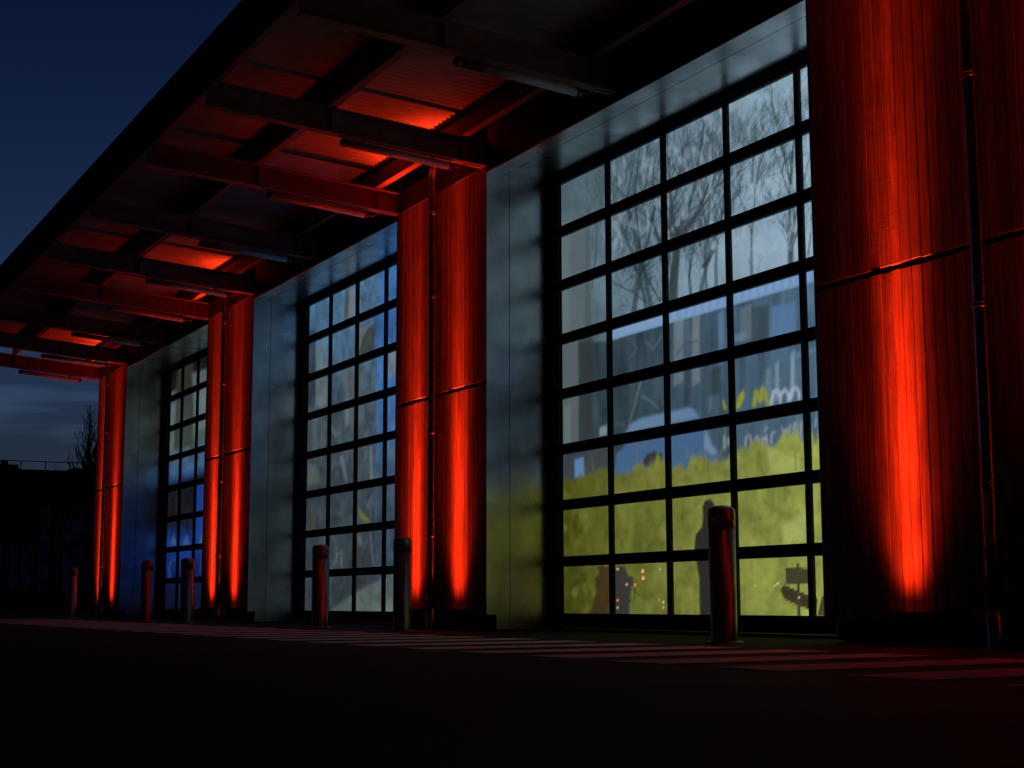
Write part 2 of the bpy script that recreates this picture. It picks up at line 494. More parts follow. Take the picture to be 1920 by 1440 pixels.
class Canvas:
    """paints a picture over the points of the cloth; U, V address the points of the cloth"""
    def __init__(self, x0, x1, z0, z1, step, seed):
        self.nx, self.nz = int((x1 - x0) / step) + 1, int((z1 - z0) / step) + 1
        self.X, self.Z = np.meshgrid(np.linspace(x0, x1, self.nx), np.linspace(z0, z1, self.nz))
        P = np.stack([self.X - CAMLOC[0], np.full_like(self.X, YS - CAMLOC[1]), self.Z - CAMLOC[2]], -1)
        dd = P @ FW
        self.U = 960 + FPX * (P @ RT) / dd
        self.V = 720 + SYPX - FPX * (P @ UP) / dd
        self.rng = np.random.default_rng(seed)
        self.I = np.zeros(self.X.shape + (3,))
    def noise(self, su, sv, oct_=3):
        out = np.zeros_like(self.U); amp, tot = 1.0, 0.0
        for o in range(oct_):
            g = self.rng.random((256, 256))
            a, b = self.U / su * 2 ** o + 500, self.V / sv * 2 ** o + 500
            i, j = np.floor(a).astype(int), np.floor(b).astype(int)
            fa, fb = a - i, b - j
            fa, fb = fa * fa * (3 - 2 * fa), fb * fb * (3 - 2 * fb)
            G = lambda ii, jj: g[ii % 256, jj % 256]
            out += amp * ((G(i, j) * (1 - fa) + G(i + 1, j) * fa) * (1 - fb) + (G(i, j + 1) * (1 - fa) + G(i + 1, j + 1) * fa) * fb)
            tot += amp; amp *= 0.5
        return out / tot
    def over(self, m, col):
        m = np.clip(m, 0, 1)[..., None]
        c = s2l(col)
        self.I = self.I * (1 - m) + c * m
    def poly(self, pts, soft=2.0, rough=0.0):
        """soft mask of a polygon"""
        U, V = self.U, self.V
        if rough:
            U = U + (self.noise(7, 7, 2) - 0.5) * rough; V = V + (self.noise(7, 7, 2) - 0.5) * rough
        ins = np.zeros(U.shape, bool); dist = np.full(U.shape, 1e9)
        n = len(pts)
        for i in range(n):
            (x1, y1), (x2, y2) = pts[i], pts[(i + 1) % n]
            c = ((y1 > V) != (y2 > V)) & (U < (x2 - x1) * (V - y1) / ((y2 - y1) or 1e-9) + x1)
            ins ^= c
            dist = np.minimum(dist, self.seg(U, V, x1, y1, x2, y2)[0])
        sd = np.where(ins, dist, -dist)
        return np.clip(sd / soft + 0.5, 0, 1)
    @staticmethod
    def seg(U, V, x1, y1, x2, y2):
        dx, dy = x2 - x1, y2 - y1
        t = np.clip(((U - x1) * dx + (V - y1) * dy) / (dx * dx + dy * dy + 1e-9), 0, 1)
        return np.hypot(U - x1 - t * dx, V - y1 - t * dy), t
    def stroke(self, pts, w0, w1, col, a=1.0, soft=1.0):
        m = np.zeros_like(self.U)
        n = len(pts) - 1
        pad = max(w0, w1) + soft + 2
        for i in range(n):
            (x1, y1), (x2, y2) = pts[i], pts[i + 1]
            sel = (self.U > min(x1, x2) - pad) & (self.U < max(x1, x2) + pad) & (self.V > min(y1, y2) - pad) & (self.V < max(y1, y2) + pad)
            if not sel.any(): continue
            d, t = self.seg(self.U[sel], self.V[sel], x1, y1, x2, y2)
            wd = (w0 + (w1 - w0) * (i + t) / n) / 2
            m[sel] = np.maximum(m[sel], np.clip((wd - d) / soft + 0.5, 0, 1) * np.clip(wd * 2.0, 0.2, 1))
        self.over(m * a, col)
    def tree(self, x, y, h, w_, rnd_, col, a=0.75, lean=0.0, depth=5, spread=0.45):
        segs = []
        def grow(x, y, ang, ln, wd, dep):
            pts = [(x, y)]
            for _ in range(3):
                ang += rnd_.uniform(-0.13, 0.13)
                x += math.sin(ang) * ln / 3 * 0.8; y -= math.cos(ang) * ln / 3
                pts.append((x, y))
            segs.append((pts, wd, wd * 0.66))
            if dep > 0:
                for s in (-1, 1):
                    if rnd_.random() < 0.94:
                        grow(x, y, ang * 0.8 + s * rnd_.uniform(0.12, spread), ln * rnd_.uniform(0.62, 0.85), wd * 0.6, dep - 1)
                if rnd_.random() < 0.6:
                    q = pts[2]
                    grow(q[0], q[1], ang + rnd_.choice((-1, 1)) * rnd_.uniform(0.4, 0.8), ln * 0.5, wd * 0.4, dep - 2 if dep > 1 else 0)
        grow(x, y, lean, h, w_, depth)
        for pts, a0, a1 in segs: self.stroke(pts, max(a0, 1.5), max(a1, 1.3), col, a * (0.55 + 0.45 * min(1, a0 / 4)), 1.6)
    def soften(self, n=1):
        for _ in range(n):
            p = np.pad(self.I, ((1, 1), (1, 1), (0, 0)), 'edge')
            self.I = (p[1:-1, 1:-1] * 2 + p[:-2, 1:-1] + p[2:, 1:-1] + p[1:-1, :-2] + p[1:-1, 2:]) / 6
    def build(self, name, m):
        nx, nz = self.nx, self.nz
        vs_ = np.stack([self.X, np.full_like(self.X, YS), self.Z], -1).reshape(-1, 3)
        idx = np.arange(nx * nz).reshape(nz, nx)
        f = np.stack([idx[:-1, :-1], idx[:-1, 1:], idx[1:, 1:], idx[1:, :-1]], -1).reshape(-1, 4)
        me = bpy.data.meshes.new(name)
        me.vertices.add(len(vs_)); me.vertices.foreach_set('co', vs_.ravel())
        me.loops.add(f.size); me.loops.foreach_set('vertex_index', f.ravel().astype(np.int32))
        me.polygons.add(len(f)); me.polygons.foreach_set('loop_start', np.arange(0, f.size, 4, dtype=np.int32))
        me.update()
        at = me.color_attributes.new('picture', 'FLOAT_COLOR', 'POINT')
        at.data.foreach_set('color', np.concatenate([np.clip(self.I, 0, 8).reshape(-1, 3), np.ones((len(vs_), 1))], 1).ravel())
        me.materials.append(m)
        # the cloth has a back: a thin black liner closes the gap to the hall
        o = bpy.data.objects.new(name, me); C.objects.link(o)
        return o

def extents(k): return XL - k * BAY - 0.0, XD - k * BAY + 0.0, 0.03, 4.53
def lerp_y(pts, U):
    xs, ys = zip(*pts); return np.interp(U, xs, ys)

def picture_near():
    c = Canvas(*extents(0), 0.016, 3)
    U, V = c.U, c.V
    rnd_ = random.Random(5)
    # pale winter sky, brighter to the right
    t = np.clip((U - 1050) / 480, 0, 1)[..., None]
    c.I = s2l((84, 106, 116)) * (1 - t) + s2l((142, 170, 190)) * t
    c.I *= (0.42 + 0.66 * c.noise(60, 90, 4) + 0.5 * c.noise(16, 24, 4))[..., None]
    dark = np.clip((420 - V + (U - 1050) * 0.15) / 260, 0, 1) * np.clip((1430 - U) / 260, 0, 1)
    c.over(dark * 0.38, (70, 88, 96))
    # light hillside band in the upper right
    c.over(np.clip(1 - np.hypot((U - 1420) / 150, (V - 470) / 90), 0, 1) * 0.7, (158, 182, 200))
    c.over(c.poly([(1400, 345), (1500, 300), (1560, 290), (1560, 330), (1400, 380)], 5) * 0.6, (160, 186, 202))
    # grey house on the left
    c.over(c.poly([(1020, 415), (1104, 398), (1106, 660), (1020, 660)], 4) * 0.85, (92, 106, 110))
    c.over(c.poly([(1040, 420), (1068, 414), (1068, 660), (1040, 660)], 9) * 0.4, (112, 128, 134))
    c.over(c.poly([(1098, 430), (1107, 428), (1108, 640), (1096, 640)], 4) * 0.5, (70, 82, 84))
    c.over(c.poly([(1030, 385), (1076, 360), (1060, 330), (1030, 330)], 6) * 0.5, (78, 96, 110))
    # bare trees
    tc1, tc2 = (40, 54, 60), (50, 62, 64)
    c.tree(1262, 570, 120, 17, rnd_, (70, 80, 78), 0.92, 0.02, 6, 0.5)
    c.tree(1188, 585, 110, 10, rnd_, tc1, 0.7, 0.06, 6, 0.55)
    c.tree(1222, 580, 120, 9, rnd_, tc1, 0.7, -0.2, 6, 0.5)
    c.tree(1312, 565, 105, 9, rnd_, tc1, 0.65, 0.1, 6, 0.5)
    c.tree(1342, 560, 95, 8, rnd_, tc2, 0.65, 0.0, 6, 0.5)
    c.tree(1410, 530, 95, 7, rnd_, tc2, 0.6, -0.05, 6, 0.5)
    c.tree(1482, 515, 100, 9, rnd_, tc1, 0.7, -0.05, 6, 0.42)
    c.tree(1515, 480, 100, 4, rnd_, tc2, 0.6, 0.15, 5, 0.5)
    c.tree(1110, 540, 90, 4, rnd_, tc2, 0.5, 0.15, 5, 0.6)
    limbs = (([(1258, 575), (1263, 520), (1267, 470), (1270, 440)], 15, 11), ([(1270, 440), (1259, 400), (1256, 335), (1250, 255)], 8, 3), ([(1270, 440), (1287, 400), (1301, 358), (1311, 300), (1320, 235)], 8, 3),
             ([(1287, 400), (1312, 384), (1336, 345), (1350, 300)], 4.5, 2), ([(1259, 395), (1272, 350), (1280, 290), (1282, 250)], 4, 2), ([(1250, 575), (1247, 520), (1256, 480)], 6, 4),
             ([(1157, 409), (1170, 437), (1182, 467), (1192, 505)], 5, 4), ([(1177, 392), (1186, 430), (1194, 463), (1198, 505)], 5, 4), ([(1211, 384), (1226, 418), (1236, 453), (1240, 490)], 5, 4), ([(1190, 390), (1206, 402), (1223, 417), (1236, 450)], 4, 3),
             ([(1144, 526), (1165, 538), (1186, 547), (1211, 567)], 3, 4), ([(1194, 505), (1202, 535), (1209, 563), (1212, 600)], 5, 6), ([(1202, 501), (1220, 532), (1238, 565)], 4, 4), ([(1186, 547), (1205, 540), (1225, 545)], 3, 2),
             ([(1482, 520), (1480, 460), (1481, 400), (1482, 345)], 9, 7), ([(1482, 345), (1472, 300), (1458, 245), (1448, 195)], 5, 2), ([(1482, 345), (1486, 290), (1492, 225), (1494, 180)], 5, 2), ([(1480, 365), (1466, 325), (1452, 285)], 4, 2),
             ([(1480, 450), (1470, 425), (1458, 410)], 3, 2), ([(1481, 480), (1492, 445), (1500, 425)], 4, 2), ([(1410, 340), (1412, 300), (1418, 270), (1414, 240)], 5, 2.5), ([(1418, 345), (1424, 310), (1440, 270)], 3, 2),
             ([(1296, 560), (1292, 520), (1296, 480), (1308, 440)], 6, 3), ([(1296, 500), (1284, 470), (1278, 450)], 3, 2), ([(1326, 560), (1322, 500), (1326, 440), (1330, 400)], 6, 3), ([(1322, 500), (1340, 470), (1352, 440)], 3.5, 2), ([(1336, 470), (1328, 490), (1318, 500)], 6, 8))
    for pts, a0, a1 in limbs: c.stroke(pts, a0, a1, (54, 66, 68), 0.72, 2)
    for pts, a0, a1 in limbs:
        for q in pts[1:]:
            for _ in range(2): c.tree(q[0], q[1], rnd_.uniform(18, 34), 2.4, rnd_, tc1, 0.6, rnd_.uniform(-0.8, 0.8), 3, 0.7)
    for _ in range(30):
        x = rnd_.uniform(1110, 1450); y = rnd_.uniform(330, 590)
        c.tree(x, y, rnd_.uniform(20, 45), 2.2, rnd_, tc1, 0.4, rnd_.uniform(-0.5, 0.5), 3, 0.7)
    tw = np.clip((c.noise(5, 16, 3) - 0.52) * 6, 0, 1) * np.clip((1440 - U) / 120, 0, 1) * np.clip((U - 1085) / 60, 0, 1) * (V < 470)
    c.over(tw * 0.55, (54, 70, 78))
    br = np.clip((c.noise(9, 20, 3) - 0.57) * 7, 0, 1) * (V < 470) * np.clip((U - 1120) / 30, 0, 1)
    c.over(br * 0.35, (168, 188, 200))
    # long building: bright eaves, dark glazed front
    eave = lerp_y([(1000, 640), (1140, 638), (1173, 628), (1531, 524), (1600, 504)], U)
    c.over(np.clip((V - eave + 24) / 4, 0, 1) * (U > 1138), (126, 158, 196))
    stripes = (np.sin(U * 0.42 + 3 * c.noise(40, 40)) > 0.1) * np.clip((V - eave + 23) / 3, 0, 1) * np.clip((eave - V) / 3, 0, 1)
    c.over(stripes * 0.35 * (U > 1245), (92, 130, 190))
    below = np.clip((V - eave) / 4, 0, 1)
    tt = np.clip((U - 1150) / 380, 0, 1)[..., None]
    front = (s2l((54, 70, 78)) * (1 - tt) + s2l((78, 106, 128)) * tt) * (0.35 + 1.0 * c.noise(13, 70, 5) + 0.3 * c.noise(5, 120, 2))[..., None]
    c.I = c.I * (1 - below[..., None]) + front * below[..., None]
    c.over(c.poly([(1000, 640), (1085, 630), (1085, 830), (1000, 850)], 5) * 0.8, (98, 112, 114))
    c.over(c.poly([(1085, 625), (1112, 620), (1110, 860), (1088, 865)], 6) * 0.8, (56, 62, 64))
    for x, wd, col, a, y0, y1 in ((1272, 18, (128, 142, 148), .55, 596, 720), (1305, 14, (132, 146, 152), .5, 590, 720), (1352, 10, (96, 128, 160), .7, 585, 680),
                          (1332, 5, (120, 134, 140), .5, 690, 770), (1420, 44, (54, 66, 70), .7, 575, 650), (1470, 46, (88, 124, 166), .7, 570, 640), (1398, 22, (108, 128, 138), .5, 575, 640),
                          (1385, 26, (112, 136, 160), .5, 625, 640), (1457, 7, (150, 172, 190), .6, 680, 750), (1486, 7, (165, 186, 206), .6, 660, 745), (1440, 9, (126, 146, 160), .5, 690, 745),
                          (1340, 24, (46, 56, 62), .6, 690, 740), (1288, 10, (44, 56, 62), .5, 690, 760), (1064, 12, (118, 134, 134), .5, 760, 840)):
        c.over(c.poly([(x - wd / 2, y0 + 4), (x + wd / 2, y0 - 4), (x + wd / 2, y1 - 4), (x - wd / 2, y1 + 4)], 5) * a, col)
    for pts, wd, col in (([(1270, 664), (1284, 645), (1306, 638), (1322, 646)], 4, (72, 86, 90)), ([(1205, 700), (1190, 760), (1178, 800)], 3, (110, 126, 130)),
                         ([(1203, 742), (1220, 752), (1235, 766)], 3, (120, 136, 140)), ([(1210, 640), (1225, 655), (1240, 630)], 3, (104, 122, 130)),
                         ([(1186, 640), (1194, 655), (1180, 672)], 2.5, (92, 110, 118)), ([(1430, 720), (1466, 712)], 2.5, (130, 148, 156)),
                         ([(1490, 668), (1530, 655)], 10, (100, 132, 168)), ([(1128, 800), (1150, 793), (1172, 796)], 3, (96, 108, 110))):
        c.stroke(pts, wd, wd * 0.7, col, 0.7, 2)
    c.over(c.poly([(1124, 802), (1138, 798), (1138, 815), (1124, 818)], 2) * 0.8, (140, 158, 164))
    # grey slope and parked car
    c.over(c.poly([(1040, 865), (1060, 855), (1140, 838), (1175, 850), (1170, 900), (1040, 910)], 5) * 0.7, (70, 72, 78))
    c.over(c.poly([(1077, 862), (1094, 857), (1096, 895), (1078, 897)], 2), (98, 140, 182))
    c.over(c.poly([(1150, 900), (1156, 850), (1172, 838), (1172, 815), (1182, 795), (1202, 784), (1292, 764), (1303, 769), (1320, 792), (1332, 830), (1348, 850), (1340, 880), (1240, 910)], 4), (74, 106, 144))
    c.over(c.poly([(1172, 815), (1183, 795), (1203, 784), (1292, 764), (1302, 770), (1310, 782), (1200, 806), (1190, 814)], 5) * 0.7, (116, 146, 176))
    c.over(c.poly([(1322, 800), (1335, 835), (1346, 846), (1336, 854), (1320, 840)], 5) * 0.6, (136, 162, 190))
    c.over(c.poly([(1202, 872), (1212, 852), (1228, 846), (1243, 850), (1244, 880)], 3), (56, 60, 62))
    # lettering and leaves of the overlay, seen from behind
    W_ = (176, 192, 212)
    for pts in ([(1446, 758), (1450, 735), (1458, 732), (1463, 740), (1463, 755)], [(1463, 740), (1472, 731), (1478, 738), (1478, 752)],
                [(1482, 750), (1485, 730), (1493, 727), (1498, 735), (1499, 748)]):
        c.stroke(pts, 6, 5, W_, 0.85, 2)
    Y_ = (150, 156, 50)
    c.over(c.poly([(1378, 768), (1385, 742), (1394, 730), (1396, 745), (1388, 764)], 2), Y_)
    c.over(c.poly([(1354, 748), (1358, 752), (1363, 768), (1357, 768)], 2), Y_)
    for pts in ([(1414, 760), (1418, 734), (1426, 752), (1430, 728), (1438, 750), (1440, 758)],):
        c.stroke(pts, 8, 8, Y_, 0.9, 3)
    G_ = (158, 170, 180)
    for pts in ([(1358, 818), (1359, 842)], [(1366, 822), (1366, 834)], [(1398, 838), (1399, 818), (1406, 816), (1410, 836)], [(1415, 826), (1419, 818), (1424, 824), (1420, 836), (1414, 830)],
                [(1430, 822), (1437, 818), (1438, 832), (1430, 836), (1430, 824), (1438, 824)], [(1434, 806), (1438, 802)], [(1446, 832), (1447, 812), (1453, 810)],
                [(1466, 802), (1470, 814), (1474, 804), (1478, 812), (1482, 798)], [(1488, 824), (1488, 796), (1493, 793), (1495, 820)], [(1502, 818), (1502, 790)], [(1528, 800), (1530, 786)]):
        c.stroke(pts, 3, 3, G_, 0.85, 1.5)
    # tall yellow grass in front
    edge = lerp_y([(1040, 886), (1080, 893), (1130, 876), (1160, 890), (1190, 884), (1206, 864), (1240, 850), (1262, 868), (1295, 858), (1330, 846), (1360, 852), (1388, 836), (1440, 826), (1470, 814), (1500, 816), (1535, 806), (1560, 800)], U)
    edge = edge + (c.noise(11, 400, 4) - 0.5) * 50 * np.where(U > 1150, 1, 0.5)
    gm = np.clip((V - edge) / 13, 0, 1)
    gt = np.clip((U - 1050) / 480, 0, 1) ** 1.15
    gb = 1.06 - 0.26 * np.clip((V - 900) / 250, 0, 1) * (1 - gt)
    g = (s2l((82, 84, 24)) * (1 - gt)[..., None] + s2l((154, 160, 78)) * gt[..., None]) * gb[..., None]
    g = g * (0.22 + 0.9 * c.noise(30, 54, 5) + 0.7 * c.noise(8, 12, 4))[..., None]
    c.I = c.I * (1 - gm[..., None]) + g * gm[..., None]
    c.over(np.clip((c.noise(22, 30, 3) - 0.56) * 6, 0, 1) * gm * 0.3, (150, 160, 78))
    c.stroke([(1186, 940), (1183, 1000), (1176, 1040)], 8, 8, (124, 132, 56), 0.6, 5)
    c.over(c.poly([(1438, 835), (1500, 850), (1500, 888), (1445, 890)], 5) * 0.55, (182, 190, 104))
    c.stroke([(1446, 836), (1475, 850), (1506, 862)], 3, 3, (120, 126, 48), 0.7, 2)
    c.stroke([(1490, 846), (1492, 882)], 2.5, 2.5, (110, 116, 44), 0.8, 1.5)
    c.stroke([(1436, 942), (1470, 965), (1512, 990)], 12, 18, (120, 128, 56), 0.7, 5)
    c.over(c.poly([(1465, 985), (1512, 960), (1512, 1018), (1470, 1020)], 10) * 0.6, (186, 194, 112))
    for _ in range(60):                                    # stalks and seed heads
        x = rnd_.uniform(1050, 1548); y = float(np.interp(x, [1050, 1200, 1400, 1548], [890, 865, 835, 805])) + rnd_.uniform(-6, 110)
        k_ = (x - 1050) / 500
        c.stroke([(x, y), (x + rnd_.uniform(-9, 9), y - rnd_.uniform(14, 44))], 3.2, 1.5, (100 + 70 * k_, 106 + 70 * k_, 34 + 50 * k_), 0.4, 2.5)
    keep = c.I.copy(); c.soften(1); c.I = np.where((V < 640)[..., None], keep * 1.1, c.I)
    # dark figures standing against the light
    D_ = (46, 46, 44)
    c.over(c.poly([(1317, 950), (1322, 938), (1332, 936), (1340, 946), (1340, 966), (1334, 978), (1340, 990), (1352, 1005), (1356, 1060), (1352, 1155), (1312, 1155), (1311, 1085), (1302, 1030), (1304, 1003), (1316, 988), (1318, 976)], 2.5), D_)
    c.over(c.poly([(1104, 1158), (1114, 1120), (1117, 1090), (1122, 1062), (1134, 1060), (1146, 1068), (1146, 1158)], 4, 12) * 0.85, (64, 42, 26))
    c.over(c.poly([(1148, 1160), (1148, 1062), (1172, 1062), (1178, 1080), (1188, 1084), (1184, 1100), (1180, 1130), (1180, 1160)], 3, 6) * 0.92, (52, 54, 58))
    c.stroke([(1186, 1096), (1193, 1112), (1200, 1118)], 3, 2, (70, 70, 34), 0.9, 1.5)
    c.stroke([(1190, 1100), (1190, 1122)], 2.5, 2, (70, 70, 34), 0.9, 1.5)
    S_ = (72, 68, 44)
    c.over(c.poly([(1472, 1064), (1524, 1066), (1524, 1095), (1474, 1094)], 1.5), S_)
    c.over(c.poly([(1463, 1106), (1471, 1097), (1516, 1116), (1530, 1130), (1530, 1146), (1515, 1142), (1478, 1127), (1468, 1119)], 1.8), (66, 56, 40))
    c.stroke([(1496, 1060), (1498, 1156)], 6, 6, S_, 1, 1.5)
    c.over(c.poly([(1524, 1156), (1528, 1118), (1534, 1122), (1530, 1150)], 2), (78, 82, 36))
    c.over(c.poly([(1532, 1156), (1541, 1118), (1560, 1106), (1560, 1156)], 2.5), (80, 72, 40))
    # small pale and warm dots, each with a reddish rim
    for x, y, r_, col in ((1158, 1067, 1.7, (255, 225, 190)), (1175, 1096, 1.7, (255, 200, 170)), (1191, 1097, 2.2, (255, 170, 110)), (1205, 1071, 2.8, (255, 205, 150)), (1206, 1084, 2.8, (255, 205, 150)),
                          (1238, 1068, 1.5, (230, 220, 160)), (1158, 1125, 1.9, (255, 170, 130)), (1158, 1140, 1.7, (255, 215, 180)), (1244, 1130, 2.0, (245, 230, 160)), (1244, 1140, 1.6, (240, 225, 160)),
                          (1236, 1126, 1.2, (190, 190, 110)), (1416, 1099, 1.4, (215, 220, 140)), (1458, 1093, 1.8, (220, 226, 150)), (1453, 1098, 1.5, (210, 216, 140)), (1406, 1123, 1.4, (210, 216, 140)), (1418, 1089, 1.2, (210, 216, 140)), (1498, 1120, 1.5, (235, 180, 140))):
        d = np.hypot(U - x, V - y)
        c.over(np.clip((r_ * 2.2 - d) / 3, 0, 0.4), (170, 60, 20)); c.over(np.clip((r_ + 0.6 - d) / 1.2, 0, 1), col)
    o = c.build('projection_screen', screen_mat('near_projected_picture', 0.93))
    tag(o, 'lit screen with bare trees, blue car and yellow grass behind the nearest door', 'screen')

def picture_middle():
    c = Canvas(*extents(1), 0.026, 9)
    U, V = c.U, c.V
    rnd_ = random.Random(8)
    f = np.clip((V - 500) / 620, 0, 1)[..., None]
    top, mid_, bot = s2l((92, 140, 180)), s2l((80, 96, 106)), s2l((60, 72, 78))
    c.I = np.where(f < .45, top * (1 - f / .45) + mid_ * (f / .45), mid_ * (1 - (f - .45) / .55) + bot * ((f - .45) / .55))
    c.I *= (0.16 + 0.85 * c.noise(14, 60, 4) + 0.62 * c.noise(5, 9, 4))[..., None]
    c.over(c.poly([(560, 560), (660, 520), (660, 640), (610, 680), (560, 640)], 30) * 0.5, (88, 136, 178))
    # strong blue on the right
    edge = lerp_y([(480, 708), (760, 704), (960, 700), (1160, 699)], V)
    c.over(np.clip((U - edge) / 4, 0, 1) * np.clip((930 - V) / 200, 0.12, 1), (72, 124, 186))
    c.over(c.poly([(720, 660), (745, 655), (745, 705), (720, 712)], 5) * 0.8, (122, 134, 142))
    c.over(c.poly([(700, 590), (745, 575), (745, 640), (700, 655)], 12) * 0.4, (46, 84, 150))
    c.over(c.poly([(722, 838), (745, 832), (745, 865), (722, 872)], 5) * 0.6, (84, 112, 134))
    # pale walls, a dark tower, an arch
    c.over(c.poly([(575, 620), (592, 616), (592, 760), (572, 760)], 3) * 0.8, (52, 62, 70))
    c.over(c.poly([(592, 650), (614, 640), (613, 760), (592, 765)], 4) * 0.5, (126, 142, 148))
    c.over(c.poly([(650, 545), (664, 540), (664, 610), (636, 615)], 6) * 0.7, (134, 142, 144))
    c.over(c.poly([(646, 545), (655, 541), (652, 605), (645, 607)], 3) * 0.8, (70, 88, 98))
    c.over(c.poly([(669, 620), (700, 604), (700, 660), (669, 670)], 3) * 0.7, (120, 128, 126))
    c.over(c.poly([(671, 672), (676, 640), (690, 614), (702, 606), (702, 660), (671, 672)], 3) * 0.8, (56, 62, 60))
    c.stroke([(674, 650), (680, 626), (694, 606)], 3, 2, (138, 146, 144), 0.8, 2)
    for x, wd, y0, y1, col, a in ((668, 30, 690, 800, (92, 104, 106), .7), (650, 7, 680, 800, (122, 136, 140), .6), (606, 16, 690, 760, (112, 126, 128), .6), (690, 14, 700, 770, (80, 92, 96), .6),
                                  (590, 10, 780, 860, (120, 134, 136), .5), (606, 8, 785, 855, (88, 104, 110), .6), (696, 4, 840, 900, (140, 156, 160), .6), (585, 14, 870, 910, (112, 124, 120), .5)):
        c.over(c.poly([(x - wd / 2, y0), (x + wd / 2, y0), (x + wd / 2, y1), (x - wd / 2, y1)], 4) * a, col)
    for pts, wd, col in (([(622, 800), (628, 815), (636, 812)], 5, (118, 150, 180)), ([(640, 858), (645, 880), (650, 900)], 7, (128, 142, 146)), ([(628, 860), (632, 890)], 2.5, (110, 124, 128)),
                         ([(628, 1050), (624, 1058), (621, 1066)], 3, (130, 148, 158)), ([(632, 1038), (640, 1036), (641, 1064)], 3, (130, 148, 158)), ([(632, 1040), (628, 1064)], 3, (126, 144, 154)),
                         ([(674, 1008), (676, 1020)], 8, (118, 142, 146)), ([(695, 1000), (697, 1030), (700, 1056)], 3.5, (118, 140, 146)), ([(690, 950), (697, 930)], 6, (122, 136, 140)),
                         ([(620, 1000), (628, 1012)], 4, (104, 120, 150))):
        c.stroke(pts, wd, wd * 0.7, col, 0.45, 3)
    c.over(c.poly([(670, 945), (676, 958), (686, 968), (696, 980), (680, 976), (674, 966)], 3), (122, 126, 52))
    c.over(c.poly([(586, 890), (600, 888), (602, 908), (588, 910)], 9) * 0.5, (98, 104, 70))
    c.over(c.poly([(566, 960), (592, 955), (592, 998), (566, 1000)], 10) * 0.4, (92, 80, 62))
    # pale slope along the foot
    c.over(c.poly([(615, 1150), (640, 1128), (690, 1098), (745, 1072), (745, 1160), (615, 1160)], 5) * 0.75, (106, 122, 118))
    c.over(c.poly([(700, 1150), (745, 1110), (745, 1160)], 6) * 0.5, (136, 150, 148))
    c.I *= (0.55 + 0.85 * c.noise(7, 16, 4))[..., None]
    c.soften(1)
    c.tree(690, 620, 40, 2, rnd_, (60, 76, 84), 0.6, 0.1, 4, 0.6)
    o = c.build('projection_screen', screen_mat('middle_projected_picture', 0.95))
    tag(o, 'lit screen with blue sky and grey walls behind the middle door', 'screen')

def picture_far():
    c = Canvas(*extents(2), 0.036, 15)
    U, V = c.U, c.V
    ys = [690, 745, 755, 835, 845, 885, 900, 905, 960, 985, 1025, 1040, 1090, 1150]
    cols = [(26, 32, 34), (34, 42, 44), (104, 128, 132), (102, 122, 118), (86, 112, 124), (74, 114, 160), (40, 74, 128), (30, 34, 40), (34, 36, 40), (32, 42, 62), (26, 74, 176), (28, 72, 170), (26, 42, 92), (22, 28, 40)]
    tilt = V + (U - 335) * 0.5 * np.clip((1130 - V) / 380, 0, 1)
    lin = np.array([s2l(q) for q in cols])
    for k in range(3): c.I[..., k] = np.interp(tilt, ys, lin[:, k])
    c.I *= (0.35 + 1.2 * c.noise(9, 26, 4))[..., None]
    c.over(c.poly([(332, 690), (362, 680), (366, 740), (358, 835), (326, 842)], 4) * 0.8, (62, 68, 56))
    c.over(c.poly([(314, 740), (330, 730), (330, 750), (314, 760)], 5) * 0.6, (120, 136, 138))
    c.over(c.poly([(360, 700), (390, 690), (390, 800), (366, 810)], 5) * 0.55, (128, 150, 152))
    c.over(c.poly([(366, 905), (390, 900), (390, 1010), (366, 1015)], 3) * 0.7, (34, 84, 190))
    for x in (326, 350, 378):
        c.over(c.poly([(x - 7, 1022), (x, 1002), (x + 6, 1022)], 4) * 0.6, (98, 124, 132))
    c.stroke([(320, 1090), (316, 1062), (324, 1048), (336, 1050)], 5, 4, (54, 84, 170), 0.7, 3)
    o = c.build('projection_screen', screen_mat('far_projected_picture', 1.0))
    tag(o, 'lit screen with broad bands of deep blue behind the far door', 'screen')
picture_near(); picture_middle(); picture_far()

# ------------------------------------------------------------------ canopy
canopy = empty('canopy', (-9, -2, 4.9))
tag(canopy, 'wide steel canopy with corrugated deck over the doors', 'canopy')
CO = Vector((9, 2, -4.9))
def cpart(mb, name, m, parent=None):
    o = mb.build(name, m, parent or canopy)
    if parent is None: o.location = CO
    return o
def ibeam(x, y0, y1, b=0.12, h=0.25, tf=0.014, tw=0.012):
    """rolled section along Y that follows the fall of the canopy"""
    prof = [(-b/2, 0), (b/2, 0), (b/2, tf), (tw/2, tf + 0.006), (tw/2, h - tf - 0.006), (b/2, h - tf), (b/2, h), (-b/2, h), (-b/2, h - tf), (-tw/2, h - tf - 0.006), (-tw/2, tf + 0.006), (-b/2, tf)]
    n = len(prof)
    vs_ = [(x + p, y, slope(y) + q) for y in (y0, y1) for p, q in prof]
    return MB().add(vs_, [(i, (i + 1) % n, n + (i + 1) % n, n + i) for i in range(n)] + [tuple(range(n))[::-1], tuple(range(n, 2 * n))])
XE0, XE1 = XEND - 0.10, 6.2
beam_x = []
for k in range(4):
    beam_x += [XD - k * BAY - 0.016] + ([XL - (k - 1) * BAY - 0.055] if k else [])
    if k < 3: beam_x.append(-1.725 - k * BAY)
beam_x.append(4.33)
